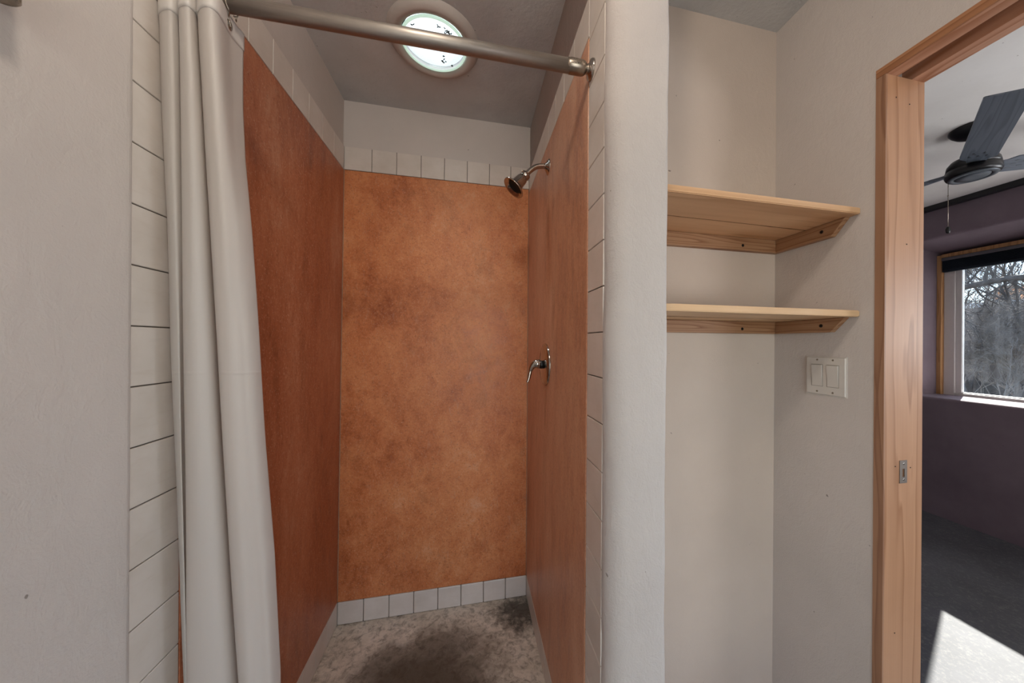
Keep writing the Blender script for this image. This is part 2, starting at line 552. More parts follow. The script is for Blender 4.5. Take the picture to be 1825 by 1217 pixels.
for nm, bx in (('left', XL + .001), ('right', XR - .002)):
    bm = bmesh.new()
    tube(bm, [(bx, YB + .0005, BB1 + .002 + k * (TB0 - BB1 - .004) / 30) for k in range(31)], [.0026 + .0009 * noise.noise(Vector((bx, 0, k * .9))) for k in range(31)], 8)
    o = obj('corner_bead', bm, 'bead', bpy.data.objects['wall_panel_back'], warp=warp); o['label'] = 'thin pale corner line'

# tile bands: every tile modelled, the band is one trim
GAP = .0022
def tiles_x(bm, xs, x, z0, z1, sgn):   # on a wall facing +-x; xs are joint positions along y
    for a, b in zip(xs, xs[1:]):
        x0, x1 = (x - .012, x) if sgn > 0 else (x, x + .012)
        box(bm, x0, x1, a + GAP / 2, b - GAP / 2, z0 + GAP / 2, z1 - GAP / 2, .0016)
def tiles_col(bm, zs, x, y0, y1, sgn):
    for a, b in zip(zs, zs[1:]):
        x0, x1 = (x - .012, x) if sgn > 0 else (x, x + .012)
        box(bm, x0, x1, y0 + .0004, y1 - .0006, a + GAP / 2, b - GAP / 2, .0016)
def grout_slab(bm, x, sgn, y0, y1, z0, z1):
    x0, x1 = (x - .015, x - .0035) if sgn > 0 else (x + .0035, x + .015)
    box(bm, x0, x1, y0, y1, z0, z1)

# left column
t = sempty('trim_1', (XL, YE, ZF), 'column of white tiles on the left wall behind the curtain', 'tile band')
zs = [-1.3030 + .11085 * i for i in range(-0, 20)]
zs = [z for z in zs if z < .80]
zs = [ZF] + [.582 - .1109 * k for k in range(16, -1, -1)] + [.693, TB0, TB1]
bm = bmesh.new(); tiles_col(bm, zs, XL, YE, YE + .1065, 1)
obj('tile', bm, 'tile', t, warp=warp)
bm = bmesh.new(); grout_slab(bm, XL, 1, YE, YE + .1065, ZF, TB1)
obj('grout', bm, 'grout', t, warp=warp)
# right column
t = sempty('trim_2', (XR, YR0, ZF), 'column of white tiles on the wall end right of the shower', 'tile band')
zr = [ZF] + [-.1835 - .1108 * k for k in range(10, 0, -1)] + [-.1835 + .1058 * k for k in range(0, 9)] + [.7835, TB1 - .02, ZC - .11]
zr = [z for i, z in enumerate(zr) if i == 0 or z > ZF + .02]
bm = bmesh.new(); tiles_col(bm, zr, XR, YR0, YR1, -1)
obj('tile', bm, 'tile', t)
bm = bmesh.new(); grout_slab(bm, XR, -1, YR0 + .001, YR1 + .001, ZF, ZC - .11)
obj('grout', bm, 'grout', t)
# upper band, three runs
yl = [YE + .1065] + [YB - .1118 * k for k in range(7, -1, -1)]
t = sempty('trim_3', (XL, YE + .1, TB0), 'upper row of white tiles on the left shower wall', 'tile band')
bm = bmesh.new(); tiles_x(bm, yl, XL, TB0, TB1, 1); obj('tile', bm, 'tile', t, warp=warp)
bm = bmesh.new(); grout_slab(bm, XL, 1, YE + .1065, YB + .003, TB0, TB1); obj('grout', bm, 'grout', t, warp=warp)
t = sempty('trim_4', (XL, YB, TB0), 'upper row of white tiles across the back shower wall', 'tile band')
xb = [XL, -.4785, -.3665, -.253, -.1415, -.029, .0835, .1945, XR]
bm = bmesh.new()
for a, b in zip(xb, xb[1:]):
    box(bm, a + GAP / 2, b - GAP / 2, YB, YB + .012, TB0 + GAP / 2, TB1 - GAP / 2, .0016)
obj('tile', bm, 'tile', t, warp=warp)
bm = bmesh.new(); box(bm, XL, XR, YB + .0035, YB + .02, TB0, TB1); obj('grout', bm, 'grout', t, warp=warp)
t = sempty('trim_5', (XR, YR1, TB0 - .02), 'upper row of white tiles on the right shower wall', 'tile band')
yr = [YR1] + [YB - .1118 * k for k in range(7, -1, -1)]
bm = bmesh.new(); tiles_x(bm, yr, XR, TB0 - .02, TB1 - .02, -1); obj('tile', bm, 'tile', t)
bm = bmesh.new(); grout_slab(bm, XR, -1, YR1, YB + .003, TB0 - .02, TB1 - .02); obj('grout', bm, 'grout', t)
# lower band, three runs
t = sempty('trim_6', (XL, YE + .1, ZF), 'bottom row of white tiles along the left shower wall', 'tile band')
bm = bmesh.new(); tiles_x(bm, yl, XL + .001, ZF + .002, BB1, 1); obj('tile', bm, 'tile', t, warp=warp)
bm = bmesh.new(); grout_slab(bm, XL + .001, 1, YE + .1065, YB + .003, ZF, BB1); obj('grout', bm, 'grout', t, warp=warp)
t = sempty('trim_7', (XL, YB, ZF), 'bottom row of white tiles across the back shower wall', 'tile band')
xb = [XL, -.488, -.3755, -.2635, -.151, -.0395, .0715, .183, XR]
bm = bmesh.new()
for a, b in zip(xb, xb[1:]):
    box(bm, a + GAP / 2, b - GAP / 2, YB - .001, YB + .012, ZF + .002, BB1 - GAP / 2, .004)
obj('tile', bm, 'tile', t, warp=warp)
bm = bmesh.new(); box(bm, XL, XR, YB + .0035, YB + .02, ZF, BB1); obj('grout', bm, 'grout', t, warp=warp)
t = sempty('trim_8', (XR, YR1, ZF), 'bottom row of white tiles along the right shower wall', 'tile band')
bm = bmesh.new(); tiles_x(bm, yr, XR - .001, ZF + .002, BB1, -1); obj('tile', bm, 'tile', t)
bm = bmesh.new(); grout_slab(bm, XR - .001, -1, YR1, YB + .003, ZF, BB1); obj('grout', bm, 'grout', t)

# ------------------------------------------------------------------ tubular skylight in the shower ceiling
sk = thing('skylight', (-.145, 1.310, ZC), 'round lit skylight with a white ring in the shower ceiling', 'skylight')
bm = bmesh.new()
lathe(bm, [(-.004, .168), (.004, .166), (.016, .156), (.022, .146), (.022, .138), (.016, .123), (.004, .1185), (-.003, .1185)], (-.145, 1.310, ZC), (0, 0, -1), 64, False, False)
obj('ring', bm, 'ring_white', sk)
bm = bmesh.new()
lathe(bm, [(.012, .1185), (.0185, .1175), (.0200, .1125), (.0170, .109)], (-.145, 1.310, ZC), (0, 0, -1), 64, False, False)
obj('glass_rim', bm, 'diffuser_rim', sk)['label'] = 'pale green glass rim'
bm = bmesh.new()
lathe(bm, [(.0165, .1160), (.0185, .09), (.0195, .05), (.0200, .0)], (-.145, 1.310, ZC), (0, 0, -1), 64, False, False)
obj('diffuser', bm, 'diffuser', sk)['label'] = 'glowing white ribbed diffuser'
bm = bmesh.new()
for cx, cy, r, n in ((-.122, 1.248, .008, 5), (-.092, 1.264, .018, 18), (-.078, 1.290, .008, 5), (-.215, 1.262, .006, 3), (-.04, 1.30, .006, 3),
                     (-.115, 1.372, .006, 3), (-.122, 1.395, .013, 8), (-.055, 1.396, .010, 4), (-.088, 1.412, .005, 2), (-.032, 1.372, .006, 3)):
    for k in range(n):
        a, d = random.uniform(0, 2 * PI), random.uniform(0, r)
        L, th = random.uniform(.004, .0085), random.uniform(0, PI)
        x, y = cx * .981 + d * math.cos(a), cy * .978 + d * math.sin(a)
        if math.hypot(x + .145, y - 1.31) > .104:
            continue
        dx, dy = L / 2 * math.cos(th), L / 2 * math.sin(th)
        tube(bm, [(x - dx, y - dy, ZC - .0212), (x, y, ZC - .0225), (x + dx, y + dy, ZC - .0212)], [.0010, .0021, .0010], 6)
bm2 = bmesh.new()
lathe(bm2, [(0, .1125), (.10, .1125), (.36, .1125), (.365, .0)], (-.145, 1.310, ZC + .001), (0, 0, 1), 48, False, False)
obj('light_pipe', bm2, 'pipe', sk)
o = obj('insect_debris', bm, 'bug', sk); o['kind'] = 'stuff'; o['label'] = 'dark specks of dead insects on the glass'

# ------------------------------------------------------------------ shower rod
RY, RZ = .785, .6915
rd = thing('shower_rod', (XL, RY, .683), 'brushed steel shower curtain rod across the shower opening', 'curtain rod')
RDIR = Vector((XR - XL, 0, .010)).normalized()
def rp(s):       # s metres from the left wall
    return Vector((XL + s, RY, .683 + .010 * s / (XR - XL)))
bm = bmesh.new(); tube(bm, [rp(.05), rp(.842)], .0160, 32); obj('pole', bm, 'rod', rd)
for nm, s0, sg in (('left', 0, 1), ('right', XR - XL, -1)):
    p = rp(s0)
    bm = bmesh.new(); lathe(bm, [(.0, .0245), (.003, .0245), (.0065, .022), (.009, .013), (.0115, .0118)], p, (sg, 0, 0), 36)
    fl = obj('flange', bm, 'chrome', rd); fl['label'] = 'chrome wall flange'
    bm = bmesh.new(); lathe(bm, [(.010, .0112), (.0135, .0112), (.014, .0095), (.0165, .0095), (.017, .0125), (.021, .0155), (.027, .0172), (.058, .0176), (.060, .0165), (.066, .0164)], p, (sg, 0, 0), 36)
    obj('end_sleeve', bm, 'nickel', rd)

# ------------------------------------------------------------------ curtain
CT = [
(0.6358, [(-0.594, 0.81), (-0.594, 0.778), (-0.5657, 0.76), (-0.5591, 0.772), (-0.5676, 0.794), (-0.5452, 0.754), (-0.526, 0.744), (-0.5214, 0.757), (-0.5381, 0.798), (-0.5168, 0.757), (-0.4936, 0.74), (-0.4805, 0.747), (-0.4869, 0.7945), (-0.4853, 0.834)]) ,
(0.5827, [(-0.594, 0.8121), (-0.594, 0.7801), (-0.5659, 0.7621), (-0.5593, 0.7741), (-0.5678, 0.7961), (-0.5454, 0.7561), (-0.5259, 0.7461), (-0.5209, 0.7591), (-0.5373, 0.8001), (-0.5161, 0.7591), (-0.4929, 0.7421), (-0.4797, 0.7491), (-0.4873, 0.7966), (-0.4872, 0.8361)]) ,
(0.4963, [(-0.594, 0.8155), (-0.594, 0.7835), (-0.5653, 0.7655), (-0.5596, 0.7775), (-0.5679, 0.7995), (-0.5457, 0.7595), (-0.5251, 0.7495), (-0.5186, 0.7625), (-0.5343, 0.8035), (-0.5134, 0.7625), (-0.4898, 0.7455), (-0.4759, 0.7525), (-0.4807, 0.7914), (-0.4814, 0.8271)]) ,
(0.3841, [(-0.594, 0.8198), (-0.5927, 0.7878), (-0.5649, 0.7698), (-0.5601, 0.7818), (-0.5684, 0.8038), (-0.5463, 0.7638), (-0.5244, 0.7538), (-0.5162, 0.7668), (-0.531, 0.8078), (-0.5105, 0.7668), (-0.4861, 0.7498), (-0.4706, 0.7568), (-0.4704, 0.7846), (-0.4704, 0.8154)]) ,
(0.2334, [(-0.594, 0.8256), (-0.5907, 0.7936), (-0.5646, 0.7756), (-0.5612, 0.7876), (-0.5693, 0.8096), (-0.5475, 0.7696), (-0.5231, 0.7596), (-0.5121, 0.7726), (-0.5254, 0.8136), (-0.5054, 0.7726), (-0.4795, 0.7556), (-0.4612, 0.7626), (-0.4528, 0.7757), (-0.45, 0.8)]) ,
(0.0019, [(-0.594, 0.8343), (-0.5893, 0.8023), (-0.5655, 0.7843), (-0.5643, 0.7963), (-0.5722, 0.8183), (-0.5506, 0.7783), (-0.5224, 0.7683), (-0.5066, 0.7813), (-0.5175, 0.8223), (-0.4984, 0.7813), (-0.4721, 0.7643), (-0.4527, 0.7713), (-0.4387, 0.7758), (-0.433, 0.7963)]) ,
(-0.2195, [(-0.594, 0.8424), (-0.5862, 0.8104), (-0.5654, 0.7924), (-0.5669, 0.8044), (-0.5747, 0.8264), (-0.5533, 0.7864), (-0.5218, 0.7764), (-0.502, 0.7894), (-0.5109, 0.8304), (-0.4924, 0.7894), (-0.4666, 0.7724), (-0.4475, 0.7794), (-0.4319, 0.7839), (-0.4242, 0.8044)]) ,
(-0.455, [(-0.594, 0.8509), (-0.5838, 0.8189), (-0.5656, 0.8009), (-0.5696, 0.8129), (-0.5772, 0.8349), (-0.5561, 0.7949), (-0.5202, 0.7849), (-0.4951, 0.7979), (-0.5014, 0.8389), (-0.4837, 0.7979), (-0.4571, 0.7809), (-0.4361, 0.7879), (-0.4197, 0.7924), (-0.4109, 0.8129)]) ,
(-0.7177, [(-0.594, 0.86), (-0.5808, 0.828), (-0.5658, 0.81), (-0.5727, 0.822), (-0.5801, 0.844), (-0.5592, 0.804), (-0.5181, 0.794), (-0.4866, 0.807), (-0.4897, 0.848), (-0.473, 0.807), (-0.4467, 0.79), (-0.4256, 0.797), (-0.4105, 0.8015), (-0.4029, 0.822)]) ,

]
def catmull(P, n):
    out = []
    for i in range(len(P) - 1):
        p0, p1, p2, p3 = P[max(i - 1, 0)], P[i], P[i + 1], P[min(i + 2, len(P) - 1)]
        for k in range(n):
            t = k / n
            out.append(tuple(.5 * ((2 * b) + (-a + c) * t + (2 * a - 5 * b + 4 * c - d) * t * t + (-a + 3 * b - 3 * c + d) * t ** 3) for a, b, c, d in zip(p0, p1, p2, p3)))
    out.append(tuple(P[-1]))
    return out
LEV = [(z, catmull(r, 7)) for z, r in CT]
def section(z):
    if z >= LEV[0][0]:
        return LEV[0][1]
    for (za, ra), (zb, rb) in zip(LEV, LEV[1:]):
        if za >= z >= zb:
            t = (za - z) / (za - zb)
            return [(a[0] + (b[0] - a[0]) * t, a[1] + (b[1] - a[1]) * t) for a, b in zip(ra, rb)]
    za, ra = LEV[-2]; zb, rb = LEV[-1]
    t = min((zb - z) * .5, .25)
    return [(b[0] + (b[0] - a[0]) * t, b[1] + (b[1] - a[1]) * t * .6) for a, b in zip(ra, rb)]
CTOP, CBOT = .6645, -1.300
cu = thing('shower_curtain', (-.51, .80, CBOT), 'white vinyl shower curtain bunched against the left wall', 'curtain')
def sheet(z1, z0, nz, off, wob):
    bm = bmesh.new()
    grid = []
    for i in range(nz + 1):
        z = z1 + (z0 - z1) * i / nz
        sec = section(z)
        row = []
        for k, (x, y) in enumerate(sec):
            q = noise.noise_vector(Vector((k * .16, z * 2.2, 3.1))) * wob
            # outward normal of the section, for the doubled hem
            a, b = sec[max(k - 1, 0)], sec[min(k + 1, len(sec) - 1)]
            nx, ny = (b[1] - a[1]), -(b[0] - a[0])
            l = math.hypot(nx, ny) or 1
            row.append(bm.verts.new((max(x + q.x + nx / l * off, XL + .006), y + q.y + ny / l * off, z)))
        grid.append(row)
    for r0, r1 in zip(grid, grid[1:]):
        for k in range(len(r0) - 1):
            f = bm.faces.new((r0[k], r0[k + 1], r1[k + 1], r1[k])); f.smooth = True
    return bm
o = obj('panel', sheet(CTOP, CBOT, 130, 0, .0022), 'curtain', cu, fix=False)
md = o.modifiers.new('thick', 'SOLIDIFY'); md.thickness = .0007; md.offset = 0
o = obj('hem', sheet(CTOP + .001, CTOP - .036, 6, .0004, .0022), 'hem', cu, fix=False)
md = o.modifiers.new('thick', 'SOLIDIFY'); md.thickness = .0026; md.offset = 0
o['label'] = 'doubled white top hem'

def ring(bm, c, axis, R, r, n=28, m=8):
    a, b = frame_of(Vector(axis))
    pts = [Vector(c) + (a * math.cos(2 * PI * k / n) + b * math.sin(2 * PI * k / n)) * R for k in range(n)]
    ax = Vector(axis).normalized()
    rings = []
    for k in range(n):
        d = (pts[k] - Vector(c)).normalized()
        rings.append([bm.verts.new(pts[k] + (d * math.cos(2 * PI * j / m) + ax * math.sin(2 * PI * j / m)) * r) for j in range(m)])
    for k in range(n):
        r0, r1 = rings[k], rings[(k + 1) % n]
        for j in range(m):
            f = bm.faces.new((r0[j], r0[(j + 1) % m], r1[(j + 1) % m], r1[j])); f.smooth = True
# grommet in the last panel and the wire hooks over the rod
sec = section(.644)
gi = min(range(len(sec) - 30, len(sec)), key=lambda k: abs(sec[k][1] - .7850))
gx, gy = sec[gi]
GP = Vector((gx, gy, .644))
dn = Vector((sec[gi + 1][1] - sec[gi - 1][1], -(sec[gi + 1][0] - sec[gi - 1][0]), 0)).normalized()
bm = bmesh.new(); ring(bm, GP + dn * .001, dn, .0075, .0022); ring(bm, GP + dn * .002, dn, .0052, .0012)
obj('grommet', bm, 'nickel', cu)['label'] = 'metal grommet in the hem'

def hook(x, bottom, label):
    h = thing('curtain_hook', (x, RY, .683), label, 'curtain hook', 'wire hooks over the curtain rod')
    c = Vector((x, RY, rp(x - XL).z))
    R = .0192
    pts = []
    for k in range(15):
        a = math.radians(-70 + 250 * k / 14)
        pts.append(c + Vector((0, math.cos(a) * R, math.sin(a) * R)))
    pts += [c + Vector((.001, -R + .002, -.014)), c + Vector((.002, -R * .5, -.024)), Vector(bottom) + Vector((.003, -.004, .012)), Vector(bottom) + Vector((.003, .0, -.003)), Vector(bottom) + Vector((-.003, .003, -.004)), Vector(bottom) + Vector((-.003, .003, .004))]
    bm = bmesh.new(); tube(bm, catmull([tuple(p) for p in pts], 4), .0013, 8); obj('wire', bm, 'nickel', h)
    bm = bmesh.new()
    for k in (4, 7, 10):
        lathe(bm, [(-.003, .0005), (-.002, .0026), (0, .0033), (.002, .0026), (.003, .0005)], pts[k], (0, math.sin(math.radians(-70 + 250 * k / 14)), -math.cos(math.radians(-70 + 250 * k / 14))), 12)
    obj('roller_bead', bm, 'chrome', h)
    bm = bmesh.new(); ring(bm, c + Vector((.004, R * .35, -R - .004)), (1, .5, 0), .0038, .0013, 18, 6); obj('end_eye', bm, 'nickel', h)
    return h
hook(-.4795, GP, 'wire curtain hook through the metal grommet of the last curtain panel')
hook(-.4955, (-.507, .757, .643), 'wire curtain hook half hidden behind the front curtain fold')

# ------------------------------------------------------------------ shower head
sh = thing('showerhead', (XR, 1.26, .697), 'chrome bell shaped shower head on the right shower wall', 'shower head')
A0 = Vector((XR, 1.26, .697))
bm = bmesh.new(); lathe(bm, [(-.001, .031), (.002, .0305), (.006, .025), (.012, .014), (.016, .0125)], A0, (-1, 0, 0), 36); obj('escutcheon', bm, 'chrome', sh)
arm = [(XR - .004, 1.26, .697), (XR - .025, 1.26, .698), (XR - .05, 1.26, .692), (XR - .072, 1.26, .676), (XR - .09, 1.26, .656)]
bm = bmesh.new(); tube(bm, catmull(arm, 6), .0098, 20); obj('arm', bm, 'chrome', sh)
D = Vector((-.052, -.006, -.062)).normalized()
H0 = Vector(arm[-1]) - D * .004
bm = bmesh.new(); lathe(bm, [(0.0000, 0.0130), (0.0022, 0.0180), (0.0134, 0.0192), (0.0157, 0.0167), (0.0224, 0.0167), (0.0246, 0.0198), (0.0336, 0.0217), (0.0448, 0.0223), (0.0650, 0.0254), (0.0717, 0.0304), (0.0762, 0.0415), (0.0801, 0.0453), (0.0829, 0.0446), (0.0823, 0.0409), (0.0784, 0.0347), (0.0739, 0.0291)], H0, D, 40, True, False)
bell = obj('bell', bm, 'chrome', sh)
bm = bmesh.new(); lathe(bm, [(0.0672, 0.0291), (0.0745, 0.0289), (0.0756, 0.0236), (0.0717, 0.0211), (0.0694, 0.0000)], H0, D, 40, False, False)
obj('nozzle_face', bm, 'rubber', bell)['label'] = 'black recessed nozzle'
bm = bmesh.new(); tube(bm, [H0 + D * .017 + Vector((-.004, -.010, .012)), H0 + D * .017 + Vector((-.012, -.026, .010))], [.0042, .0034], 12)
obj('volume_lever', bm, 'chrome', bell)

# ------------------------------------------------------------------ shower tap
V0 = Vector((XR, 1.287, -.083))
tp = thing('shower_valve', V0, 'round chrome shower tap with a curved lever on the right wall', 'shower tap')
bm = bmesh.new(); lathe(bm, [(-.001, .0845), (.003, .0845), (.008, .082), (.011, .074), (.0125, .03), (.013, .022)], V0, (-1, 0, 0), 56); obj('escutcheon', bm, 'chrome', tp)
bm = bmesh.new(); lathe(bm, [(.012, .0165), (.024, .0165), (.0245, .0145), (.030, .0145)], V0, (-1, 0, 0), 32); obj('stem', bm, 'black_metal', tp)['label'] = 'dark stem collar'
bm = bmesh.new()
lev = [V0 + Vector(p) for p in ((-.026, 0, .002), (-.040, 0, .003), (-.052, 0, -.004), (-.060, 0, -.018), (-.065, 0, -.036), (-.069, 0, -.056), (-.075, 0, -.071))]
tube(bm, catmull([tuple(p) for p in lev], 6), [.0185 - .0115 * min(1, max(0, (i - 5) / 16)) - .002 * min(1, max(0, (i - 24) / 12)) for i in range(37)], 22)
obj('lever', bm, 'chrome', tp)

# ------------------------------------------------------------------ shelves in the niche
def shelf(z0, z1, c0, c1, m1, label, crack):
    s = thing('wall_shelf', (.76, YN, c0), label, 'shelf', 'pine shelves in the niche')
    ym = .868
    bm = bmesh.new()
    b2 = bmesh.new()
    pl = [(.431, .7235), (XD - .004, .7235), (XD - .0012, .7250), (XD - .0005, .728), (XD - .0005, YN - .0005), (.431, YN - .0005)]
    prism(b2, pl, z0, z1)
    bmesh.ops.bevel(b2, geom=[e for e in b2.edges if abs(e.verts[0].co.z - e.verts[1].co.z) < 1e-4], offset=.0022, segments=2, affect='EDGES')
    merge(bm, b2)
    bd = obj('board', bm, m1, s)
    bm = bmesh.new()    # the open glue seam on the underside, a shallow dark line
    pts = []
    for k in range(26):
        x = .44 + k * (XD - .445) / 25
        pts.append((x, ym - .01 + noise.noise(Vector((x * 9, z0 * 7, 1))) * .004 + (.012 * k / 25), z0 + .0004))
    tube(bm, pts, [.0012 + .0014 * max(0, noise.noise(Vector((p[0] * 22, 3, z0)))) for p in pts], 6)
    obj('glue_seam', bm, 'knot', bd)['label'] = 'dark seam between the two planks'
    bm = bmesh.new(); box(bm, .431, XD - .0005, YN - .019, YN - .0005, c0, z0 - .0006, .0012)
    c = obj('cleat', bm, 'cleat', s)
    bm = bmesh.new(); lathe(bm, [(0, .0052), (.0012, .0048), (.0016, .0028)], (.929, YN - .0188, (c0 + c1) / 2 - .004), (0, -1, 0), 16); obj('screw', bm, 'screw', c)
    bm = bmesh.new()
    x0, x1 = XD - .019, XD - .0005
    side = [(YN - .0195, c0), (.790, c0), (.7505, z0 - .0006), (YN - .0195, z0 - .0006)]
    r0 = [bm.verts.new((x0, y, z)) for y, z in side]; r1 = [bm.verts.new((x1, y, z)) for y, z in side]
    n = len(side)
    for k in range(n):
        bm.faces.new((r0[k], r0[(k + 1) % n], r1[(k + 1) % n], r1[k]))
    bm.faces.new(r0[::-1]); bm.faces.new(r1)
    bmesh.ops.bevel(bm, geom=bm.edges[:], offset=.0010, segments=1, affect='EDGES')
    c = obj('cleat', bm, 'cleaty', s)
    bm = bmesh.new(); lathe(bm, [(0, .0052), (.0012, .0048), (.0016, .0028)], (x0 + .0002, .817, (c0 + c1) / 2 + .001), (-1, 0, 0), 16); obj('screw', bm, 'screw', c)
    return s
shelf(.3785, .3965, .333, .376, 'pine', 'upper pine shelf in the niche seen from below', 1)
shelf(.0840, .1020, .0415, .081, 'pine2', 'lower pine shelf in the niche above the light switch', 0)

# ------------------------------------------------------------------ light switch
sw = thing('light_switch', (XD, .815, -.095), 'white double rocker light switch plate under the lower shelf', 'light switch')
bm = bmesh.new()
SY0, SY1, SZ0, SZ1 = .755, .8745, -.1555, -.0335
b2 = bmesh.new()
box(b2, XD - .006, XD + .001, SY0, SY1, SZ0, SZ1)
bmesh.ops.bevel(b2, geom=[e for e in b2.edges if (e.verts[0].co.x + e.verts[1].co.x) / 2 < XD - .0045], offset=.004, segments=3, affect='EDGES')
merge(bm, b2)
pl = obj('plate', bm, 'plastic', sw)
for yc in (.8380, .7915):
    bm = bmesh.new()
    for a in ((yc - .0175, yc + .0175, -.0935 + .0335, -.0935 + .0345), (yc - .0175, yc + .0175, -.0935 - .0345, -.0935 - .0335), (yc - .0175, yc - .0167, -.128, -.059), (yc + .0167, yc + .0175, -.128, -.059)):
        box(bm, XD - .0064, XD - .005, a[0], a[1], a[2], a[3])
    obj('rocker_gap', bm, 'plastic_gap', sw)['label'] = 'thin dark gap around the rocker'
    bm = bmesh.new()
    vs = []
    for (y, z, x) in ((yc - .0160, -.1265, .0066), (yc + .0160, -.1265, .0066), (yc + .0160, -.0605, .0105), (yc - .0160, -.0605, .0105)):
        vs.append((y, z, x))
    r0 = [bm.verts.new((XD - x, y, z)) for y, z, x in vs]; r1 = [bm.verts.new((XD - .003, y, z)) for y, z, x in vs]
    for k in range(4):
        bm.faces.new((r0[k], r0[(k + 1) % 4], r1[(k + 1) % 4], r1[k]))
    bm.faces.new(r0[::-1]); bm.faces.new(r1)
    bmesh.ops.bevel(bm, geom=bm.edges[:], offset=.0009, segments=2, affect='EDGES')
    obj('rocker', bm, 'plastic', sw)
    for zc in (-.0445, -.1445):
        bm = bmesh.new(); lathe(bm, [(0, .0030), (.0008, .0028), (.0011, .0012)], (XD - .0058, yc, zc), (-1, 0, 0), 14); obj('screw', bm, 'nickel', sw)

# ------------------------------------------------------------------ doorway of the pocket door
dr = sempty('door_1', (XD, YJ, ZF), 'wooden frame of the pocket door opening to the bedroom', 'door frame')
JZ = .735
bm = bmesh.new(); box(bm, XD + .004, XD2 + .001, YJ, YJ + .0225, ZF, JZ, .0008); obj('jamb_board', bm, 'jamb', dr)
bm = bmesh.new(); box(bm, XD - .0015, XD + .0042, YJ - .0005, YJ + .0225, ZF, JZ - .0005, .0008); obj('jamb_edge', bm, 'jamb_edge', dr)
YD0 = -.22
bm = bmesh.new(); box(bm, XD + .004, XD + .042, YD0, YJ + .0225, JZ, JZ + .0235, .0008); obj('head_board', bm, 'head', dr)
bm = bmesh.new(); box(bm, XD - .0015, XD + .0042, YD0, YJ + .0225, JZ, JZ + .0235, .0008); obj('head_edge', bm, 'head_edge', dr)['label'] = 'darker edge of the head board'
bm = bmesh.new(); box(bm, XD2 - .047, XD2 + .001, YD0, YJ + .0225, JZ, JZ + .085, .0008); obj('head_board', bm, 'head', dr)
bm = bmesh.new(); box(bm, XD + .042, XD2 - .047, YD0, YJ + .0225, JZ + .080, JZ + .090); obj('track', bm, 'rubber', dr)['label'] = 'door track blacked for the shade in the head slot'  # recess shade put into the track's matt black colour
bm = bmesh.new(); box(bm, XD, XD2, YD0 - .02, YD0, ZF, JZ + .0235, .0008); obj('jamb_board', bm, 'jamb', dr)
# strike plate with its slot
bm = bmesh.new()
sx, sz = 1.1565, -.343
for a in ((sx - .0135, sx - .0040, sz - .031, sz + .031), (sx + .0040, sx + .0135, sz - .031, sz + .031), (sx - .0040, sx + .0040, sz + .008, sz + .031), (sx - .0040, sx + .0040, sz - .031, sz - .014)):
    box(bm, a[0], a[1], YJ - .0016, YJ + .001, a[2], a[3])
st = obj('strike_plate', bm, 'steel_dull', dr); st['label'] = 'small steel strike plate'
bm = bmesh.new(); box(bm, sx - .0040, sx + .0040, YJ - .0004, YJ + .0006, sz - .014, sz + .008); obj('latch_slot', bm, 'knot', st)
for zz in (sz + .022, sz - .021):
    bm = bmesh.new(); lathe(bm, [(0, .0032), (.0008, .0028), (.001, .001)], (sx, YJ - .0015, zz), (0, -1, 0), 14); obj('screw', bm, 'chrome', st)
for x, z in ((1.123, .676), (1.172, .665), (1.1285, -.327), (1.1845, -.334), (1.165, .28), (1.13, -.78)):
    bm = bmesh.new(); lathe(bm, [(0, .0018), (.0005, .0015)], (x, YJ - .0003, z), (0, -1, 0), 10); obj('nail_hole', bm, 'screw', dr)

# ------------------------------------------------------------------ brushed metal fitting on the left wall
wl = thing('wall_fitting', (XL + .003, .53, .47), 'brushed metal fitting on the white wall, cut off by the top left corner', 'metal fitting')
bm = bmesh.new(); lathe(bm, [(0, .028), (.004, .028), (.007, .024)], (XL + .0025, .53, .485), (1, 0, 0), 32); obj('backplate', bm, 'nickel', wl)
bm = bmesh.new(); tube(bm, [(XL + .008, .53, .485), (-.57, .53, .485)], .007, 16); obj('arm', bm, 'nickel', wl)
bm = bmesh.new(); lathe(bm, [(0, .014), (.006, .0185), (.060, .0200), (.072, .0200), (.0735, .0185), (.0715, .0165), (.070, .0)], (-.57, .53, .495), (0, 0, -1), 36, True, False); obj('cup', bm, 'nickel', wl)

# ceiling lamp above the viewer
LC = Vector((-.06, .12, ZC))
lp = thing('ceiling_lamp', LC, 'white globe ceiling lamp above the viewer', 'ceiling lamp')
bm = bmesh.new(); lathe(bm, [(-.002, .07), (.012, .07), (.02, .06), (.025, .03)], LC, (0, 0, -1), 40); obj('base', bm, 'nickel', lp)

# ------------------------------------------------------------------ bedroom beyond the doorway
XB, XBO = 3.6, 4.06
ZBC = 1.119
bm = bmesh.new(); box(bm, XD + .07, XB + .1, -2.0, 3.15, ZF - .1, ZF); struct('floor_bedroom', bm, 'bed_floor', 'dark polished concrete bedroom floor with a sun patch', 'floor')
bm = bmesh.new(); box(bm, XD2, XBO, -2.0, 3.15, ZBC, ZBC + .15); struct('ceiling_bedroom', bm, 'bed_ceiling', 'pale plaster bedroom ceiling behind the fan', 'ceiling')
bm = bmesh.new(); box(bm, XD2, XBO, 3.1, 3.2, ZF - .02, ZBC + .1); struct('wall_bedroom_back', bm, 'purple', 'purple grey bedroom wall at the far end', 'wall')
bm = bmesh.new(); box(bm, XD2, XBO, -2.1, -2.0, ZF - .02, ZBC + .1); struct('wall_bedroom_front', bm, 'purple', 'purple grey bedroom wall at the near end', 'wall')
bm = bmesh.new(); box(bm, XD2 - .02, XD2 + .0, -2.0, -1.72, ZF - .02, ZBC + .1); struct('wall_bedroom_side', bm, 'stucco', 'white bedroom wall beside the doorway', 'wall')
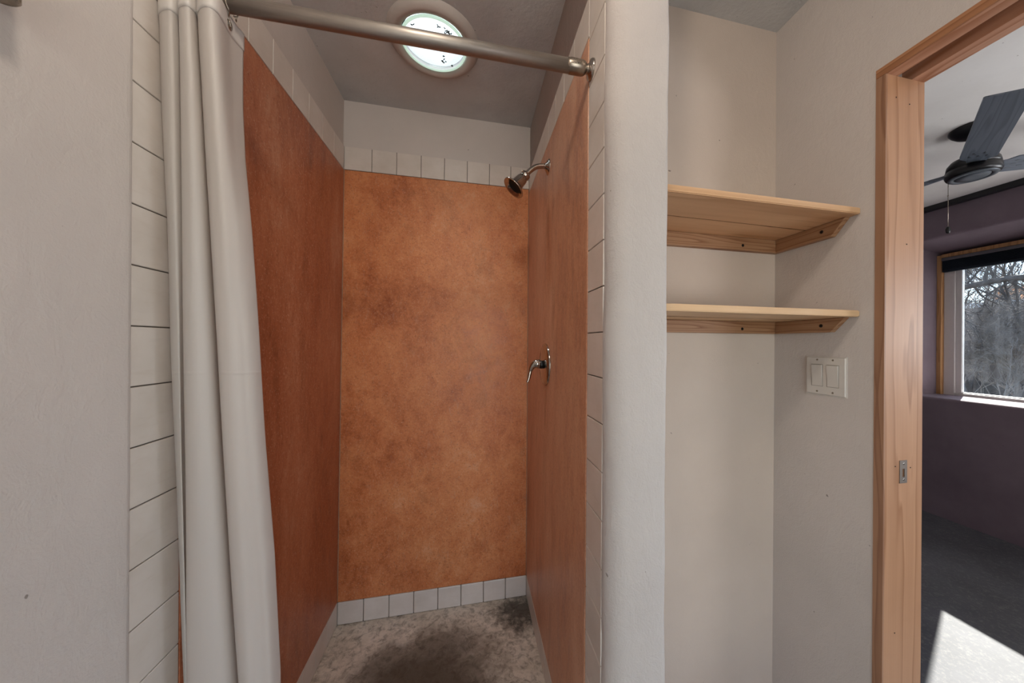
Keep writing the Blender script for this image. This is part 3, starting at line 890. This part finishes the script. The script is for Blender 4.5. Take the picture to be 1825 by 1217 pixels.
# thick window wall with a deep reveal: sill and soffit follow the photo
BY0, BY1 = .93, 2.06
CY0, CY1 = -.75, .62
SILL_F, SILL_B, SOF_F, SOF_B = -.405, -.412, .858, .790
bm = bmesh.new()
R = .02
# below the window: profile in x-z swept along y
def sweep_y(bm, prof, y0, y1, ny=1):
    rings = [[bm.verts.new((x, y0 + (y1 - y0) * i / ny, z)) for x, z in prof] for i in range(ny + 1)]
    n = len(prof)
    for r0, r1 in zip(rings, rings[1:]):
        for k in range(n):
            bm.faces.new((r0[k], r0[(k + 1) % n], r1[(k + 1) % n], r1[k]))
    bm.faces.new(rings[0][::-1]); bm.faces.new(rings[-1])
low = [(XBO + .1, ZF - .02), (XBO + .1, SILL_B), (XB + R, SILL_F)] + [(XB + R + R * math.cos(math.radians(a)), SILL_F - R + R * math.sin(math.radians(a))) for a in (110, 130, 150, 170, 180)] + [(XB, ZF - .02)]
sweep_y(bm, low, -2.0, 3.12)
up = [(XBO + .1, ZBC + .1), (XB, ZBC + .1)] + [(XB + R + R * math.cos(math.radians(a)), SOF_F + R + R * math.sin(math.radians(a))) for a in (180, 200, 225, 250, 262)] + [(XBO + .1, SOF_B)]
sweep_y(bm, up, -2.0, 3.12)
box(bm, XB, XBO + .1, BY1, 3.12, SILL_F - .05, SOF_F + .05)
box(bm, XB, XBO + .1, CY1, BY0, SILL_F - .05, SOF_F + .05)
box(bm, XB, XBO + .1, -2.0, CY0, SILL_F - .05, SOF_F + .05)
struct('wall_bedroom_window', bm, 'purple', 'purple grey bedroom wall around the deep window', 'wall')
bm = bmesh.new(); box(bm, XB - .045, XB, -2.0, 3.1, 1.082, ZBC, .002); struct('trim_9', bm, 'black_trim', 'black timber trim along the top of the bedroom wall', 'trim')

wn = sempty('window_1', (4.0, 1.5, SILL_B), 'white framed bedroom window with dusty glass', 'window')
WXF = 4.0
WT = .786
for nm, a in (('l', (2.032, BY1, SILL_B - .005, WT)), ('r', (BY0, BY0 + .028, SILL_B - .005, WT)), ('t', (BY0 + .028, 2.032, WT - .024, WT + .006))):
    bm = bmesh.new(); box(bm, WXF - .045, WXF + .07, a[0], a[1], a[2], a[3], .0015); ln = obj('lining_board', bm, 'win_wood', wn); ln['label'] = 'pine lining board'
bm = bmesh.new()
FY0, FY1, FZ0, FZ1 = BY0 + .028, 2.032, SILL_B - .002, WT - .024
fw = .066
for a in ((FY0, FY0 + fw, FZ0, FZ1), (FY1 - fw, FY1, FZ0, FZ1), (FY0 + fw, FY1 - fw, FZ1 - fw, FZ1)):
    box(bm, WXF - .012, WXF + .05, a[0], a[1], a[2], a[3], .003)
box(bm, WXF - .012, WXF + .05, FY0 + fw, FY1 - fw, FZ0, FZ0 + .026, .003)
fr = obj('window_frame', bm, 'vinyl', wn)
bm = bmesh.new()
for a in ((FY0 + fw, FY0 + fw + .034, FZ0 + .026, FZ1 - fw), (FY1 - fw - .034, FY1 - fw, FZ0 + .026, FZ1 - fw), (FY0 + fw + .034, FY1 - fw - .034, FZ0 + .026, FZ0 + .034), (FY0 + fw + .034, FY1 - fw - .034, FZ1 - fw - .034, FZ1 - fw)):
    box(bm, WXF + .004, WXF + .036, a[0], a[1], a[2], a[3], .003)
obj('sash', bm, 'vinyl', wn)
bm = bmesh.new(); box(bm, WXF + .017, WXF + .022, FY0 + fw + .03, FY1 - fw - .03, FZ0 + .03, FZ1 - fw - .03); obj('window_pane', bm, 'glass', wn)['label'] = 'dusty streaked glass'
# an added window, out of view, to light the left bathroom wall
w3 = sempty('added_window', (4.0, -.06, SILL_B), 'added white framed window opposite the doorway, unseen, to let in fill light', 'window')
bm = bmesh.new()
for a in ((CY0, CY0 + .06, SILL_B - .002, WT + .006), (CY1 - .06, CY1, SILL_B - .002, WT + .006), (CY0 + .06, CY1 - .06, WT - .06, WT + .006), (CY0 + .06, CY1 - .06, SILL_B - .002, SILL_B + .05)):
    box(bm, WXF - .012, WXF + .05, a[0], a[1], a[2], a[3], .003)
obj('window_frame', bm, 'vinyl', w3)
bm = bmesh.new(); box(bm, WXF + .017, WXF + .022, CY0 + .05, CY1 - .05, SILL_B + .04, WT - .05); obj('window_pane', bm, 'glass_clean', w3)
# pleated shade
sd = thing('window_shade', (WXF - .03, 1.5, .64), 'navy pleated shade drawn up under a grey headrail', 'window shade')
bm = bmesh.new(); box(bm, WXF - .052, WXF - .014, FY0 + .003, FY1 - .003, .733, .760, .003); obj('headrail', bm, 'headrail', sd)['label'] = 'grey metal headrail'
bm = bmesh.new()
prof = []
nz = 12
for k in range(nz * 2 + 1):
    prof.append((WXF - .050 + (.007 if k % 2 else 0), .733 - k * (.733 - .655) / (nz * 2)))
prof += [(WXF - .016 - (.007 if k % 2 else 0), .655 + k * (.733 - .655) / (nz * 2)) for k in range(nz * 2 + 1)]
sweep_y(bm, prof, FY0 + .006, FY1 - .006); obj('pleated_cloth', bm, 'shade_navy', sd)
bm = bmesh.new(); box(bm, WXF - .048, WXF - .018, FY0 + .006, FY1 - .006, .637, .6555, .003); obj('bottom_rail', bm, 'shade_navy', sd)

# ceiling fan
FC = Vector((2.5, 1.172, 0))
fan = thing('ceiling_fan', (FC.x, FC.y, ZBC), 'black three blade ceiling fan hanging in the bedroom', 'ceiling fan')
bm = bmesh.new(); lathe(bm, [(-.002, .082), (.010, .082), (.013, .079), (.022, .074), (.040, .054), (.050, .030), (.052, .016)], (FC.x, FC.y, ZBC), (0, 0, -1), 40); obj('canopy', bm, 'black_metal', fan)
bm = bmesh.new(); tube(bm, [(FC.x, FC.y, 1.08), (FC.x, FC.y, .955)], .0115, 16); obj('downrod', bm, 'black_metal', fan)
HZ = .868
bm = bmesh.new(); lathe(bm, [(.100, .020), (.098, .042), (.090, .074), (.072, .087), (.052, .090), (.050, .086), (.044, .086), (.042, .093), (.018, .094), (.008, .090), (.003, .083)], (FC.x, FC.y, HZ), (0, 0, 1), 56); mo = obj('motor_housing', bm, 'black_metal', fan)
bm = bmesh.new(); lathe(bm, [(.006, .085), (.0, .081), (-.0015, .064), (.003, .061), (.003, .058), (-.002, .055), (-.004, .030), (-.0045, .0)], (FC.x, FC.y, HZ), (0, 0, 1), 56, False, False); obj('bottom_cap', bm, 'fan_under', mo)['label'] = 'pale grey bottom cap'
def blade_bm():
    bm = bmesh.new()
    out = [(.085, -.030), (.105, -.034), (.130, -.055), (.150, -.058), (.715, -.058), (.720, -.053), (.720, .053), (.715, .058), (.150, .058), (.130, .055), (.105, .034), (.085, .030)]
    p = math.radians(-11)
    r0 = [bm.verts.new((x, y * math.cos(p), y * math.sin(p))) for x, y in out]
    r1 = [bm.verts.new((x, y * math.cos(p), y * math.sin(p) + .006)) for x, y in out]
    n = len(out)
    bm.faces.new(r0[::-1]); bm.faces.new(r1)
    for k in range(n):
        bm.faces.new((r0[k], r0[(k + 1) % n], r1[(k + 1) % n], r1[k]))
    return bm
def slots_bm():
    bm = bmesh.new()
    p = math.radians(-11)
    for x, y in ((.150, -.026), (.150, .0), (.150, .026), (.185, -.016), (.185, .016)):
        prism(bm, [(x + .011 * math.cos(a) , y + .0042 * math.sin(a)) for a in [2 * PI * k / 12 for k in range(12)]], -.0012, .0002)
    for v in bm.verts:
        y, z = v.co.y, v.co.z
        v.co.y = y * math.cos(p) - z * math.sin(p); v.co.z = y * math.sin(p) + z * math.cos(p)
    return bm
bp = sp = None
for k, deg in enumerate((211.5, 331.5, 91.5)):
    if bp is None:
        bp = obj('blade', blade_bm(), 'blade', None); sp = obj('mounting_slot', slots_bm(), 'fan_under', None); b, s = bp, sp
    else:
        b, s = bp.copy(), sp.copy(); COL.objects.link(b); COL.objects.link(s)
    b.parent = fan
    b.location = Vector((FC.x, FC.y, HZ + .046)) - fan.location
    b.rotation_euler = (0, 0, math.radians(deg))
    s.parent = b
bm = bmesh.new(); tube(bm, [(2.466, 1.243, HZ + .012), (2.466, 1.243, .632)], .0013, 8)
lathe(bm, [(-.004, .001), (-.002, .0032), (.002, .0032), (.004, .001)], (2.466, 1.243, .80), (0, 0, 1), 10)
ch = obj('pull_chain', bm, 'nickel', fan)
bm = bmesh.new(); lathe(bm, [(0, .003), (.004, .007), (.016, .0095), (.030, .008), (.036, .004)], (2.466, 1.243, .636), (0, 0, -1), 16); obj('pull_knob', bm, 'black_metal', ch)

# ------------------------------------------------------------------ outside the bedroom window
bm = bmesh.new()
N = 40
gr = []
for i in range(N + 1):
    x = XBO + .1 + 36 * i / N
    row = []
    for j in range(N + 1):
        y = -12 + 40 * j / N
        z = -1.75 + .062 * min(x - 4, 14) + .10 * noise.noise(Vector((x * .5, y * .5, 2)))
        row.append(bm.verts.new((x, y, z)))
    gr.append(row)
for i in range(N):
    for j in range(N):
        f = bm.faces.new((gr[i][j], gr[i + 1][j], gr[i + 1][j + 1], gr[i][j + 1])); f.smooth = True
struct('ground', bm, 'ground', 'brown leaf strewn ground outside the bedroom window', 'ground')
def gz(x):
    return -1.75 + .062 * min(x - 4, 14)
def grow(bm, p, d, L, r, depth, rnd, spread, up, n):
    steps = 4
    pts, rad = [p], [r]
    for k in range(steps):
        d = (d + Vector((rnd.uniform(-1, 1), rnd.uniform(-1, 1), rnd.uniform(-.7, 1) * .8 + up)) * .16).normalized()
        p = p + d * (L / steps)
        pts.append(p); rad.append(r * (1 - .45 * (k + 1) / steps))
    tube(bm, pts, rad, 6 if depth > 2 else 4, False)
    if depth == 0:
        return
    for k in range(n):
        t = rnd.uniform(.35, 1)
        i = min(int(t * steps), steps - 1)
        q = pts[i].lerp(pts[i + 1], t * steps - i)
        a, b = frame_of(d)
        th = rnd.uniform(0, 2 * PI)
        nd = (d + (a * math.cos(th) + b * math.sin(th)) * spread * rnd.uniform(.6, 1.3)).normalized()
        grow(bm, q, nd, L * rnd.uniform(.5, .8), max(r * rnd.uniform(.42, .6), .004), depth - 1, rnd, spread, up, n)
def tree(x, y, L, r, depth, n, spread, up, seed, m, label, lean=(0, 0, 1), stems=1):
    rnd = random.Random(seed)
    bm = bmesh.new()
    for s in range(stems):
        d = Vector(lean) + Vector((rnd.uniform(-.25, .25), rnd.uniform(-.25, .25), 0)) * (1 if stems > 1 else .2)
        grow(bm, Vector((x + rnd.uniform(-.1, .1) * (stems > 1), y + rnd.uniform(-.1, .1) * (stems > 1), gz(x) - .1)), d.normalized(), L, r, depth, rnd, spread, up, n)
    o = obj('tree', bm, m, None, loc=(x, y, gz(x)))
    return tag(o, label, 'tree', 'bare trees outside the bedroom window')
tree(9.0, 3.75, 2.0, .055, 5, 4, .75, .12, 3, 'bark', 'bare grey tree with a forked trunk right of centre outside the window')
tree(10.5, 5.05, 2.2, .035, 5, 4, .6, .18, 11, 'bark_pale', 'slender pale bare tree at the left edge of the window glass', stems=2)
tree(13.0, 6.1, 2.3, .05, 5, 4, .7, .12, 21, 'bark', 'bare tree in front of the garden wall outside the window', stems=2)
tree(12.0, 4.9, 1.3, .03, 5, 5, .9, .05, 33, 'bark_pale', 'low tangled bare shrub before the garden wall', stems=4)
# a thick limb arching across the top of the view
rnd = random.Random(5)
bm = bmesh.new()
pts = [(8.2, 6.2, gz(8.2) - .1), (8.2, 6.0, -.6), (8.2, 5.6, .2), (8.25, 4.8, .80), (8.3, 4.0, 1.02), (8.3, 3.4, 1.08), (8.3, 2.6, 1.0), (8.2, 1.6, 1.1)]
pts = catmull(pts, 5)
tube(bm, pts, [.075 - .045 * (i / (len(pts) - 1)) for i in range(len(pts))], 8, False)
for i in range(10, len(pts) - 1):
    for _ in range(2):
        grow(bm, Vector(pts[i]), Vector((rnd.uniform(-.6, .6), rnd.uniform(-.6, .6), rnd.choice((-.35, .9)))).normalized(), rnd.uniform(.4, .9), .018, 3, rnd, .7, .05, 3)
o = obj('tree', bm, 'bark', None, loc=(8.2, 6.2, gz(8.2)))
tag(o, 'bare tree whose thick limb arches across the top of the window', 'tree', 'bare trees outside the bedroom window')
rnd = random.Random(9)
bm = bmesh.new()
for k in range(120):
    x, y = rnd.uniform(10.5, 14.3), rnd.uniform(3.2, 8.0)
    p = Vector((x, y, gz(x) - .05))
    grow(bm, p, Vector((rnd.uniform(-.4, .4), rnd.uniform(-.4, .4), 1)).normalized(), rnd.uniform(.5, 1.0), .010, 2, rnd, .6, .1, 3)
o = obj('brush_thicket', bm, 'bark_pale', None, loc=(12.4, 5.5, gz(12.4)))
tag(o, 'tangled bare brush growing low outside the window', 'brush', kind='stuff')
gw = thing('garden_wall', (15.2, 6, gz(15.2)), 'brown garden wall with bright coping beyond the trees', 'garden wall')
bm = bmesh.new(); box(bm, 15.1, 15.4, -4, 18, gz(15.2) - .2, .62); obj('wall_body', bm, 'adobe', gw)
bm = bmesh.new(); box(bm, 15.02, 15.48, -4, 18, .62, .72, .02); obj('coping', bm, 'snow', gw)['label'] = 'bright white coping'
hs = thing('house', (24, 9, gz(24)), 'tan adobe house with an orange chimney far beyond the window', 'house')
bm = bmesh.new(); box(bm, 22, 30, 3, 16, gz(24) - .2, 1.72); obj('wall_body', bm, 'house_wall', hs)
bm = bmesh.new(); box(bm, 21.8, 30.2, 2.8, 16.2, 1.72, 1.95, .03); obj('parapet', bm, 'snow', hs)['label'] = 'white parapet edge'
bm = bmesh.new(); box(bm, 22.6, 23.6, 9.38, 9.95, 1.95, 2.62, .02); obj('chimney', bm, 'brick', hs)['label'] = 'orange brick chimney'
bm = bmesh.new(); box(bm, 21.96, 22.02, 7.4, 8.3, .4, 1.6); obj('window', bm, 'black_metal', hs)

# ------------------------------------------------------------------ light
SUN = Vector((-.566, -.249, -.412)).normalized()
sl = bpy.data.lights.new('sun', 'SUN'); sl.energy = 19.0; sl.angle = .0093; sl.color = (1, .95, .88)
so = bpy.data.objects.new('sun', sl); COL.objects.link(so)
so.rotation_euler = SUN.to_track_quat('-Z', 'Y').to_euler()

w = bpy.data.worlds.new('sky'); scene.world = w; w.use_nodes = True
nt = w.node_tree; nt.nodes.clear()
sky = nt.nodes.new('ShaderNodeTexSky'); sky.sky_type = 'NISHITA'; sky.sun_disc = False
sky.sun_elevation = math.radians(33.7); sky.sun_rotation = math.radians(90 - 23.7); sky.altitude = 2000
bg = nt.nodes.new('ShaderNodeBackground'); bg.inputs['Strength'].default_value = .45
wo = nt.nodes.new('ShaderNodeOutputWorld')
nt.links.new(sky.outputs[0], bg.inputs[0]); nt.links.new(bg.outputs[0], wo.inputs[0])

def area(name, loc, rot, sx, sy, power, col, shape='RECTANGLE'):
    l = bpy.data.lights.new(name, 'AREA'); l.shape = shape; l.size = sx; l.size_y = sy; l.energy = power; l.color = col
    o = bpy.data.objects.new(name, l); COL.objects.link(o); o.location = loc; o.rotation_euler = rot
    return o
# daylight entering by the bathroom window behind the viewer
area('bathroom_window_daylight', ((WX0 + WX1) / 2, -1.71, (WZ0 + WZ1) / 2), (PI / 2, 0, 0), WX1 - WX0 - .1, WZ1 - WZ0 - .1, 16, (1.0, .98, .965))
def point(name, loc, r, power, col):
    l = bpy.data.lights.new(name, 'POINT'); l.shadow_soft_size = r; l.energy = power; l.color = col
    o = bpy.data.objects.new(name, l); COL.objects.link(o); o.location = loc
    return o
point('ceiling_lamp_globe', (LC.x, LC.y, LC.z - .125), .06, 8, (1, .88, .75))
# added fill light out of view; brightens the bedroom, no window here
area('bedroom_fill_light', (2.95, -1.95, -.35), (PI / 2 + .85, 0, 0), 1.1, 1.1, 46, (.96, .97, 1.0))

area('added_window_fill', (4.045, (CY0 + CY1) / 2, .18), (0, PI / 2 + 1.0, 0), 1.0, 1.2, 36, (.94, .96, 1.0))  # added fill light set in the unseen window opposite the doorway

# daylight coming down the skylight pipe
area('skylight_daylight', (-.145, 1.310, ZC + .26), (0, 0, 0), .2, .2, 8, (.93, .97, 1.0), 'DISK')

# ------------------------------------------------------------------ camera
F, PX, PY, YAW, ROLL = 584.4772, 967.5715, 612.7148, .2147, .0068
cam = bpy.data.cameras.new('camera'); cam.sensor_fit = 'HORIZONTAL'; cam.sensor_width = 36
cam.lens = F * 36 / 1825
cam.shift_x = (912.5 - PX) / 1825
cam.shift_y = (PY - 608.5) / 1825
cam.clip_start = .02; cam.clip_end = 200
co = bpy.data.objects.new('camera', cam); COL.objects.link(co)
R0 = Matrix.Rotation(-YAW, 4, 'Z') @ Matrix.Rotation(PI / 2, 4, 'X') @ Matrix.Rotation(ROLL, 4, 'Z')
co.matrix_world = R0
scene.camera = co

vs = scene.view_settings
vs.view_transform = 'Standard'; vs.look = 'None'; vs.gamma = 1; vs.use_curve_mapping = False; vs.exposure = .50
